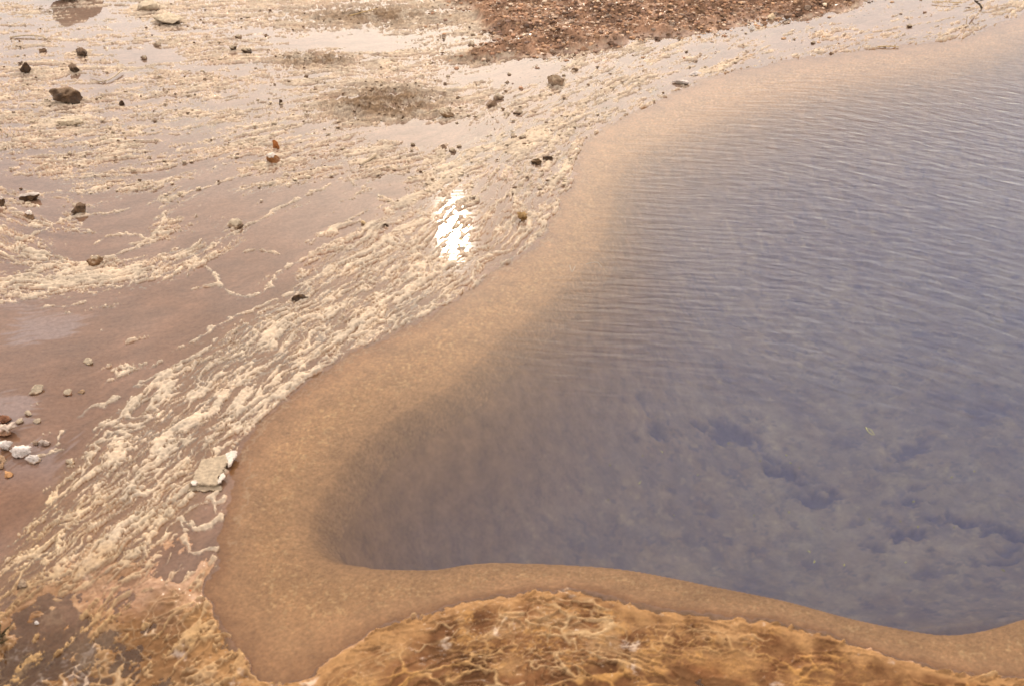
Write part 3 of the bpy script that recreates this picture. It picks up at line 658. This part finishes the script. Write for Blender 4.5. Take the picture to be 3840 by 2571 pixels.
rock('rock', 'brown rock with its reflection beside the dark crust patch', 'rock', 1021, 263, 34, 22, 14, (.17, .1, .05), PALE, .8, topcut=.3)
rock('rock', 'rounded grey brown rock standing in wet flats below the gravel bank', 'rock', 1271, 185, 41, 24, 15, (.2, .13, .08), (.36, .27, .18), .75, topcut=.4)
rock('stone', 'small orange pointed stone behind the pale-topped stone', 'stone', 633, 332, 16, 24, 16, (.27, .1, .03), None, .7, cuts=14, rough=.05)
rock('stone', 'reddish brown block with a pale flat top in open water', 'stone', 626, 366, 31, 23, 17, (.2, .085, .03), None, .8, cuts=14, rough=.05, crustcap=True)
rock('crust_flake', 'flat pale crust flake touching the reddish brown block', 'crust', 598, 379, 38, 8, 18, (.5, .4, .28), None, .6, sink=.006)
rock('stone', 'tiny dark stone on the crust left of the dark patch', 'stone', 642, 234, 9, 12, 19, DK)
rock('rock', 'long low dark stone with a white rim at the left', 'rock', 70, 452, 46, 17, 20, BR, None, .5, rz=.15, crustcap=True)
rock('rock', 'upright brown block with a clear reflection on the left flats', 'rock', 182, 481, 33, 25, 21, BR, GY_, .8, topcut=.2, cuts=14)
rock('stone', 'white-capped small stone below the long low dark stone', 'stone', 68, 497, 25, 17, 22, (.17, .1, .055), None, .9, crustcap=True)
rock('stone', 'white-capped stone cut off by the left edge', 'stone', 3, 463, 22, 22, 23, BR, None, .9, crustcap=True)
rock('rock', 'lumpy brown rock in the crust stream at the left', 'rock', 220, 602, 39, 26, 24, (.16, .085, .04), PALE, .8, topcut=.2, rough=.16)
rock('stone', 'pale-topped rock on a ridge beside the large brown basin', 'stone', 540, 513, 35, 21, 25, (.2, .13, .08), PALE, .8, topcut=.5)
rock('stone', 'dark elongated stone wedged in the broad ridge band', 'stone', 686, 683, 38, 13, 26, DK, None, .5, rz=.2)
rock('stone', 'dark wet stone among ridges above the sun glint', 'stone', 1227, 371, 25, 13, 27, (.1, .06, .03), None, .7)
rock('stone', 'flat dark stone touching the waterside ridges above the glint', 'stone', 1253, 364, 24, 9, 28, DK, None, .6)
rock('rock', 'brown wet lump between the sun glint and the pool shelf', 'rock', 1193, 497, 24, 25, 29, (.2, .11, .04), (.34, .22, .1), .9, topcut=.4, rough=.18)
rock('pebble', 'round cream pebble at the edge of the ridge band', 'pebble', 831, 510, 11, 8, 30, (.5, .36, .2), None, 1.)
rock('stone', 'dark pebble on the crest of the ridge band', 'pebble', 883, 515, 13, 8, 31, DK)
rock('pebble', 'flat oval cream pebble alone on the smooth brown flat', 'pebble', 201, 828, 23, 12, 32, (.45, .33, .2), PALE, .8, topcut=.6)
rock('pebble', 'largest crusted pebble below the small crust patch at the left', 'pebble', 83, 893, 35, 15, 33, (.32, .21, .13), PALE, .7, topcut=.6)
rock('pebble', 'brown-sided pebble right of the largest crusted pebble', 'pebble', 155, 898, 20, 11, 34, (.32, .17, .1), PALE, .8, topcut=.45)
rock('pebble', 'thin low pebble at the end of the row of three', 'pebble', 186, 896, 17, 6, 35, (.34, .23, .14), None, .7)
for i, (u_, v_, w_, h_, lb) in enumerate([(65, 945, 17, 10, 'oval pebble uppermost of three above the white crusted lumps'), (45, 965, 17, 9, 'pale pebble lowest left of three above the white crusted lumps'), (84, 964, 18, 8, 'flat pebble lowest right of three above the white crusted lumps')]):
    rock('pebble', lb, 'pebble', u_, v_, w_, h_, 40 + i, (.36, .25, .15), PALE, .8, topcut=.5)
rock('sinter_lump', 'brown crusted lump cut by the left edge above the white lumps', 'sinter', 18, 985, 46, 30, 44, (.3, .17, .1), (.5, .4, .32), .8, rough=.22, topcut=.4)
rock('sinter_lump', 'white knobbly lump at the left edge below the brown one', 'sinter', 14, 1022, 34, 28, 45, (.36, .28, .22), WH, .8, rough=.25, topcut=.65)
rock('sinter_lump', 'largest white frosted lump near the left edge', 'sinter', 50, 1036, 48, 28, 46, (.42, .3, .22), WH, .8, rough=.2, topcut=.7)
rock('sinter_lump', 'smaller white frosted lump touching the largest one', 'sinter', 78, 1051, 34, 18, 47, (.42, .3, .2), WH, .8, rough=.18, topcut=.6)
rock('sinter_lump', 'grey fragment above the largest white frosted lump', 'sinter', 103, 1013, 24, 13, 48, (.3, .22, .17), (.46, .38, .32), .8, rough=.2)
rock('sinter_lump', 'small grey fragment left of the larger grey fragment', 'sinter', 82, 1012, 14, 10, 49, (.34, .25, .18), None, .8, rough=.2)
rock('sinter_lump', 'brown crust lump below the white ones at the left edge', 'sinter', 6, 1050, 26, 14, 50, (.42, .28, .17), None, .8, rough=.15)
rock('sinter_lump', 'low brown lump at the left edge under the crust lump', 'sinter', 3, 1066, 18, 11, 53, (.36, .23, .13), None, .8, rough=.15)
rock('sinter_lump', 'dark red fragment above the brown crusted lump', 'sinter', 12, 962, 28, 14, 54, (.2, .09, .05), None, .8, rough=.2)
rock('pebble', 'tan pebble between the white lumps and the ridge band', 'pebble', 160, 1058, 22, 13, 51, (.4, .27, .16), PALE, .8, topcut=.4)
rock('pebble', 'smooth orange pebble below the white frosted lumps', 'pebble', 21, 1085, 19, 12, 52, (.5, .27, .12), None, .9, rough=.03)
rock('rock', 'dark grey lump on the crest near the lower left edge', 'rock', 51, 1340, 30, 20, 55, (.14, .09, .06), (.34, .25, .17), .8, topcut=.35, rough=.15)
rock('pebble', 'small white pebble on the net of ridges at lower left', 'pebble', 84, 1423, 12, 9, 56, (.66, .6, .54), None, .8)
rock('pebble', 'tiny bright orange pebble beside the pool rim', 'pebble', 436, 1350, 8, 6, 57, (.6, .16, .04), None, .8)
rock('pebble', 'round dark pebble standing on the lower edge of the dark patch', 'pebble', 923, 271, 9, 10, 58, (.12, .08, .05))
rock('crust_flake', 'larger white flake of crust at the far waterline', 'crust', 1556, 190, 40, 9, 60, (.55, .46, .37), WH, .5, sink=.006, topcut=.6)
rock('crust_flake', 'narrow white flake of crust behind the larger one at the waterline', 'crust', 1591, 169, 30, 7, 61, (.6, .53, .46), WH, .4, sink=.006, topcut=.6)
rock('stone', 'small brown stone below the gravel bank beside its edge', 'stone', 1396, 103, 20, 11, 62, (.12, .07, .045))
# loose small dark stones scattered over the upper flats
SM = [(430, 61, 6), (100, 160, 10), (330, 132, 18), (98, 116, 16), (360, 103, 18), (480, 99, 10), (610, 82, 10), (680, 122, 12), (545, 85, 16), (1102, 79, 9), (1082, 80, 13), (1078, 102, 18), (1060, 90, 8), (1070, 75, 8), (725, 187, 13), (700, 175, 10), (675, 170, 10),
      (1160, 188, 12), (1050, 225, 15), (1035, 235, 10), (1140, 225, 24), (1125, 240, 28), (1185, 258, 22), (1160, 262, 14), (1150, 250, 10), (1175, 312, 15), (1195, 315, 20), (785, 215, 10), (760, 240, 8), (945, 330, 13), (1015, 338, 20), (1035, 345, 18), (1050, 335, 12), (1315, 160, 14), (1165, 170, 10), (1290, 172, 9), (1345, 195, 8), (1025, 175, 10), (1820, 128, 9), (1900, 122, 8), (1860, 98, 12), (2080, 60, 14), (1700, 105, 10), (1570, 118, 8)]
LM = [(170, 5, 'the large boulder at the top edge'), (341, 20, 'the dark crusted lump at the top edge'), (61, 158, 'the narrow upright stone'), (172, 158, 'the three-lobed stone'), (150, 228, 'the largest blocky rock'), (550, 115, 'the two side-by-side stones'),
      (720, 138, 'the narrow dark crust patch'), (880, 235, 'the broad dark crust patch'), (1021, 263, 'the brown rock by the dark patch'), (1271, 185, 'the rounded grey brown rock'), (1110, 90, 'the tip of the gravel bank'), (1227, 371, 'the dark wet stone above the glint'), (630, 350, 'the orange pointed stone'), (1560, 190, 'the white flakes at the waterline'), (1720, 65, 'the white stone at the gravel foot'), (2056, 107, 'the straw along the waterline'), (850, 45, 'the muddy flat below the top edge')]
for i, (u_, v_, w_) in enumerate(SM):
    lu, lv, ln = min(LM, key=lambda q: math.hypot(q[0] - u_, (q[1] - v_) * 2))
    rel = ('left of ' if u_ < lu else 'right of ') if abs(u_ - lu) > abs(v_ - lv) * 1.3 else ('above ' if v_ < lv else 'below ')
    far_w = 'close ' if math.hypot(u_ - lu, (v_ - lv) * 2) < 60 else 'some way '
    siz = 'tiny' if w_ < 10 else ('small' if w_ < 15 else 'larger flat')
    lab_ = siz + ' dark pebble ' + far_w + rel + ln
    rock('pebble', lab_, 'pebble', u_, v_, w_ * 1.0, max(4.5, w_ * .5), 300 + i, (.19, .125, .08), PALE if i % 3 else None, .8, topcut=.3, sub=3, group='small dark pebbles on the upper flats')

# ------------------------------------------------------------------ gravel bank
rock('boulder', 'rounded brown boulder half buried at the top of the gravel bank', 'boulder', 1298, 4, 46, 34, 70, (.22, .13, .08), None, .8, rough=.05)
rock('stone', 'pale cream stone lying on the gravel near the water', 'stone', 1765, 40, 21, 14, 71, (.55, .43, .28), None, .8, rough=.04)
rock('stone', 'small white stone at the foot of the gravel bank', 'stone', 1720, 64, 15, 10, 72, (.6, .54, .47), None, .8)
rock('stone', 'dark reddish stone beside the pale cream stone on the gravel', 'stone', 1822, 22, 28, 14, 73, (.08, .045, .03), None, .8)
rock('stone', 'grey rounded stone at the lower edge of the gravel bank', 'stone', 1297, 121, 20, 10, 74, (.3, .21, .16), None, .8, rough=.05)
rock('stone', 'flat grey stone in the middle of the gravel bank', 'stone', 1281, 67, 26, 14, 75, (.26, .2, .17), None, .8)
rock('stone', 'white chip on the gravel beside the flat grey stone', 'stone', 1232, 80, 18, 6, 76, (.5, .42, .36), None, .6)
rock('stone', 'white pebble low on the gravel bank', 'stone', 1275, 97, 11, 7, 77, (.58, .5, .44), None, .8)
rock('stone', 'pale round stone at the top edge of the gravel', 'stone', 1155, 3, 10, 9, 78, (.5, .38, .2), None, .8)
rock('stone', 'purple grey stone towards the thin end of the gravel', 'stone', 1710, 30, 26, 15, 79, (.14, .09, .075), None, .8)
rock('stone', 'broad brown stone above the thin end of the gravel', 'stone', 1602, 18, 26, 12, 80, (.24, .15, .09), None, .8)
rock('stone', 'grey oval stone left of the small white stone', 'stone', 1577, 53, 23, 12, 81, (.22, .16, .12), None, .8)
br = random.Random(4)
def in_bank(xx, yy):
    return float(poly_sd(np.array([xx], np.float32), np.array([yy], np.float32), bank_w)[0])
cnt = 0
bx0, bx1 = min(p[0] for p in bank_w), max(p[0] for p in bank_w)
while cnt < 90:
    u_ = br.uniform(1010, 1960); v_ = br.uniform(0, 138); xx, yy = unproj(u_, v_)
    if in_bank(float(xx), float(yy)) < .02: continue
    w_ = br.uniform(9, 19); tn = br.uniform(.6, 1.5)
    c_ = br.choice([(.17, .095, .055), (.12, .07, .045), (.2, .12, .07), (.26, .19, .14)])
    rock('stone', 'one of many small brown stones bedded in the gravel bank', 'stone', u_, v_, w_, w_ * br.uniform(.4, .65), 500 + cnt, tuple(a * tn for a in c_), None, .8, sub=2, sink=.0, group='small stones bedded in the gravel bank')
    cnt += 1
def gravel():
    r = np.random.default_rng(77); V_, F_, Cc = [], [], []
    n = 44000; X = r.uniform(bx0, bx1, n); Y = r.uniform(6.6, 10.2, n)
    sdv = poly_sd(X.astype(np.float32), Y.astype(np.float32), bank_w) + .05 * fbm(X, Y, .2, 5, 2)
    ok = (sdv > -.55) & (r.uniform(0, 1, n) < np.clip(.25 + sdv * 2.6, .02, 1)); X = X[ok]; Y = Y[ok]; sdv = sdv[ok]
    bv, bf = ICO[1]; off = 0
    pal = np.array([(.18, .10, .06), (.22, .13, .075), (.14, .085, .06), (.27, .17, .10), (.12, .08, .06), (.34, .25, .18), (.2, .115, .07)])
    for i in range(len(X)):
        s = .004 + .013 * r.random() ** 3
        v = bv * (1 + r.uniform(-.28, .28, (len(bv), 1))) * np.array([r.uniform(.8, 1.5), r.uniform(.8, 1.3), r.uniform(.4, .75)]) * s
        a = r.uniform(0, 6.28); c_, s_ = math.cos(a), math.sin(a)
        v = v @ np.array([[c_, -s_, 0], [s_, c_, 0], [0, 0, 1]])
        v = v + np.array([X[i], Y[i], ground_z(X[i], Y[i]) + .3 * s])
        V_.append(v); F_.append(bf + off); off += len(bv)
        Cc.append(np.tile(pal[r.integers(len(pal))] * r.uniform(.9, 2.4), (len(bv), 1)))
    cc_ = np.concatenate(Cc)
    print('gravel', len(X))
    o = np_mesh('gravel', np.concatenate(V_), np.concatenate(F_), M_gravel, False, {'Col': np.clip(cc_, .01, .7), 'Wet': np.full(len(cc_), .25)})
    return tag(o, 'brown gravel covering the bank beyond the wet flats', 'gravel', kind='stuff')
gravel()
def crumbs():                                             # broken crust crumbs on the ridges: uncountable
    r = np.random.default_rng(78); V_, F_, Cc = [], [], []; off = 0
    n = 42000; Uc = r.uniform(-150, 2342, n); Vc = r.uniform(0, 470, n); X, Y = unproj(Uc, Vc)
    bv, bf = ICO[1]
    for i in range(n):
        zz = ground_z(X[i], Y[i])
        if not (.001 < zz < .04) or in_fast(X[i], Y[i]): continue
        if r.random() > .3: continue
        s = .0025 + .007 * r.random() ** 3
        v = bv * (1 + r.uniform(-.3, .3, (len(bv), 1))) * np.array([r.uniform(1, 1.9), r.uniform(.8, 1.3), r.uniform(.4, .9)]) * s + np.array([X[i], Y[i], zz + .1 * s])
        V_.append(v); F_.append(bf + off); off += len(bv)
        d = r.random(); far_ = np.clip((420 - Vc[i]) / 300, 0, 1)
        dk_ = math.exp(-(((Uc[i] - 880) / 140) ** 2 + ((Vc[i] - 240) / 50) ** 2)) + math.exp(-(((Uc[i] - 720) / 90) ** 2 + ((Vc[i] - 138) / 22) ** 2)) + math.exp(-(((Uc[i] - 880) / 190) ** 2 + ((Vc[i] - 40) / 34) ** 2))
        c_ = np.array((.46, .37, .26)) if d > .1 + .15 * far_ + .75 * dk_ else np.array((.14, .09, .055))
        Cc.append(np.tile(c_ * r.uniform(.8, 1.15), (len(bv), 1)))
    cc_ = np.concatenate(Cc); print('crumbs', off // len(bv))
    o = np_mesh('crust_crumbs', np.concatenate(V_), np.concatenate(F_), M_rock, False, {'Col': cc_, 'Wet': np.full(len(cc_), .2)})
    return tag(o, 'loose cream crumbs of sinter strewn over the crust ridges', 'crumbs', kind='stuff')
_bp = np.full(NR * NC, 0, np.float32); _bp[keep] = bank; _bp = _bp.reshape(NR, NC)
def in_fast(px, py):
    r = int(np.clip(np.searchsorted(ys, py), 0, NR - 1)); c = int(np.clip(np.searchsorted(cs, px / hw[r]), 0, NC - 1)); return _bp[r, c] > .5
crumbs()

# ------------------------------------------------------------------ broken sinter slab beside the pool shelf
def slab():
    root = bpy.data.objects.new('sinter_plate', None); C.objects.link(root)
    tag(root, 'tilted broken plate of layered grey sinter beside the pool shelf', 'sinter plate')
    cx, cy_ = unproj(485, 1090); root.location = (float(cx), float(cy_), 0)
    def plate(name, pts, z0s, thick, mat, seed):
        P = smooth_line(pts, 5, True); n = len(P); r = random.Random(seed)
        top, bot = [], []
        bm = bmesh.new()
        cu = sum(p[0] for p in P) / n; cv = sum(p[1] for p in P) / n
        rings = [1.0, .93, .7, .4]
        vs_ = []
        def zz(u, v):
            du = (u - 440) / 95; dv = (v - 1030) / 85
            return z0s[0] + z0s[1] * du + z0s[2] * dv
        for q_, k in enumerate(rings):
            row = []
            for i, (u, v) in enumerate(P):
                j = r.uniform(-2.2, 2.2) if q_ < 1 else 0
                uu = cu + (u - cu) * k + j; v2 = cv + (v - cv) * k + (r.uniform(-1.6, 1.6) if q_ < 1 else 0)
                h = zz(uu, v2); X, Y = unproj(uu, v2, h)
                row.append(bm.verts.new((float(X) - root.location.x, float(Y) - root.location.y, h - (.0015 if q_ == 0 else 0))))
            vs_.append(row)
        X, Y = unproj(cu, cv, zz(cu, cv)); ctr = bm.verts.new((float(X) - root.location.x, float(Y) - root.location.y, zz(cu, cv)))
        low = [bm.verts.new((v.co.x * .97, v.co.y * .97, v.co.z - thick * r.uniform(.7, 1.2))) for v in vs_[0]]
        for i in range(n):
            j = (i + 1) % n
            for a, b in zip(vs_[:-1], vs_[1:]): bm.faces.new((a[i], a[j], b[j], b[i]))
            bm.faces.new((vs_[-1][i], vs_[-1][j], ctr)); bm.faces.new((low[i], low[j], vs_[0][j], vs_[0][i]))
        bm.faces.new(low[::-1])
        bmesh.ops.recalc_face_normals(bm, faces=bm.faces)
        me = bpy.data.meshes.new(name); bm.to_mesh(me); bm.free(); me.materials.append(mat)
        o = bpy.data.objects.new(name, me); C.objects.link(o); o.parent = root; return o
    MG = mat_plain('grey_sinter', (.31, .24, .16), .9, .3, 70)
    plate('top_layer', [(462, 1048), (480, 1047), (500, 1041), (522, 1039), (519, 1056), (512, 1066), (508, 1080), (499, 1088), (497, 1104), (480, 1107), (462, 1105), (438, 1106), (443, 1090), (446, 1078), (456, 1064)], (.016, .009, -.004), .009, MG, 1)
    plate('under_layer', [(434, 1106), (452, 1110), (470, 1111), (498, 1107), (507, 1114), (500, 1121), (484, 1119), (466, 1122), (448, 1119), (430, 1122)], (.004, .003, -.001), .008, MG, 2)
    plate('white_edge', [(516, 1038), (528, 1030), (540, 1029), (541, 1037), (534, 1046), (531, 1056), (523, 1063), (521, 1050)], (.019, .007, -.003), .008, M_white, 4)
    plate('white_corner', [(438, 1099), (446, 1097), (451, 1101), (446, 1106), (438, 1106)], (.021, .009, -.004), .003, M_white, 5)
    plate('white_side', [(502, 1088), (510, 1080), (514, 1088), (506, 1098), (498, 1103)], (.017, .008, -.004), .006, M_white, 6)
slab()

# ------------------------------------------------------------------ twigs, straws and small plants
def tube(name, pts, r0, r1, mat, parent=None, n=6):
    P = [Vector(p) for p in smooth_line(pts, 5)]; m = len(P); V_, F_ = [], []
    for i, p in enumerate(P):
        t = (P[min(i + 1, m - 1)] - P[max(i - 1, 0)]).normalized(); a = t.orthogonal().normalized(); b = t.cross(a); r = r0 + (r1 - r0) * i / (m - 1)
        for k in range(n):
            w_ = 2 * math.pi * k / n; V_.append(p + (a * math.cos(w_) + b * math.sin(w_)) * r)
    for i in range(m - 1):
        for k in range(n):
            F_.append((i * n + k, i * n + (k + 1) % n, (i + 1) * n + (k + 1) % n, (i + 1) * n + k))
    return np_mesh(name, [tuple(v) for v in V_], F_, mat, True, None, parent)
def P3(u, v, z): X, Y = unproj(u, v, z); return (float(X), float(Y), z)
tag(tube('stick', [P3(823, 377, .008), P3(842, 366, .014), P3(859, 354, .018)], .006, .010, M_stick), 'pale crusted stick lying on the crust below the brown rock', 'stick')
tag(tube('stick', [P3(970, 263, .012), P3(985, 256, .016), P3(1000, 250, .02)], .004, .006, M_stick), 'short thin stick on the dark crust patch', 'stick')
tw = tag(tube('twig', [P3(205, 184, .004), P3(228, 187, .008), P3(250, 182, .012), (P3(268, 170, .016)), P3(279, 160, .02)], .003, .006, M_stick), 'thin curved twig trailing in the water below the forked ridge', 'twig')
tube('side_shoot', [P3(240, 185, .01), P3(225, 178, .012), P3(205, 174, .01)], .003, .002, M_stick, tw)
tag(tube('twig', [P3(22, 86, .006), P3(60, 81, .014), P3(95, 84, .012), P3(115, 95, .004)], .007, .004, M_stick), 'bent dark twig lying in water at the upper left', 'twig')
tag(tube('straw', [P3(2132, 5, .012), P3(2165, 5, .018), P3(2200, 7, .014)], .004, .003, M_straw), 'dry straw stalk lying on the far shore at the top', 'straw')
tag(tube('straw', [P3(2006, 107, .006), P3(2030, 106, .01), P3(2056, 108, .006)], .004, .003, M_straw), 'dry straw lying along the far waterline', 'straw')
st = tag(tube('straw', [P3(2210, 55, .0), P3(2211, 47, .05), P3(2212, 38, .09)], .003, .002, M_straw), 'short upright straw standing at the far waterline', 'straw')
tg = tag(tube('twig', [P3(2246, 20, .0), P3(2240, 10, .04), P3(2230, 3, .08), P3(2232, -6, .1)], .008, .005, M_twig), 'dark forked twig at the top edge over the far shore', 'twig')
tube('side_shoot', [P3(2232, 4, .075), P3(2243, 2, .09), P3(2252, -1, .09)], .005, .003, M_twig, tg)
sg = tag(tube('grass_stem', [P3(1303, 607, -.01), P3(1308, 622, -.012), P3(1316, 608, -.01)], .002, .0015, M_cream), 'pale forked stem sunk over the pool shelf', 'stem')
tag(tube('grass_stem', [P3(1340, 604, -.015), P3(1365, 600, -.015), P3(1376, 612, -.016)], .002, .0015, M_cream), 'thin hooked stem sunk beside the forked one', 'stem')
fg = tag(tube('floating_grass', [P3(1980, 976, .002), P3(1986, 986, .003), P3(1995, 994, .002)], 00.0013, .001, M_green), 'bright yellow green grass blade afloat on the pool', 'grass')
tube('side_shoot', [P3(1981, 977, .002), P3(1992, 982, .003), P3(2000, 994, .002)], .001, .0008, M_green, fg)
yg = tube('straw', [P3(800, 36, .02), P3(830, 28, .03), P3(862, 20, .03)], .004, .003, M_straw); tag(yg, 'yellow straw lying on the muddy flat at the top', 'straw')
# specks of algae floating in the deep pool
gr = random.Random(8)
for k in range(46):
    u_ = gr.uniform(1380, 2330); v_ = gr.uniform(1010, 1400)
    X, Y = unproj(u_, v_)
    if float(poly_sd(np.array([X], np.float32), np.array([Y], np.float32), drop_w)[0]) < .15: continue
    l = gr.uniform(.004, .010); a = gr.uniform(0, 3.1)
    o = tube('algae_shred', [(0, 0, 0), (l * .6 * math.cos(a), l * .6 * math.sin(a), .001), (l * math.cos(a + .6), l * math.sin(a + .6), 0)], .0012, .0008, M_green, n=4)
    o.location = (float(X), float(Y), .001); tag(o, 'tiny yellow green shred of algae afloat on the pool', 'algae', 'algae shreds afloat on the pool')
# dark moss tuft at the left edge
def moss():
    root = bpy.data.objects.new('moss_tuft', None); C.objects.link(root); bx, by = unproj(-14, 1470); root.location = (float(bx), float(by), 0)
    tag(root, 'dark brown mossy tuft cut off by the lower left edge', 'moss')
    r = random.Random(3)
    for k in range(46):
        a = r.uniform(0, 6.28); l = r.uniform(.03, .07); e = r.uniform(.3, 1.2); p = (r.uniform(-.015, .015), r.uniform(-.03, .03), -.004)
        q_ = (p[0] + math.cos(a) * l * math.cos(e) * .5, p[1] + math.sin(a) * l * math.cos(e) * .5, l * math.sin(e) * .6)
        s_ = (p[0] + math.cos(a) * l * math.cos(e) * .75, p[1] + math.sin(a) * l * math.cos(e), l * math.sin(e) * .8)
        tube('frond', [p, q_, s_], .005, .0012, M_moss, root, 5)
moss()
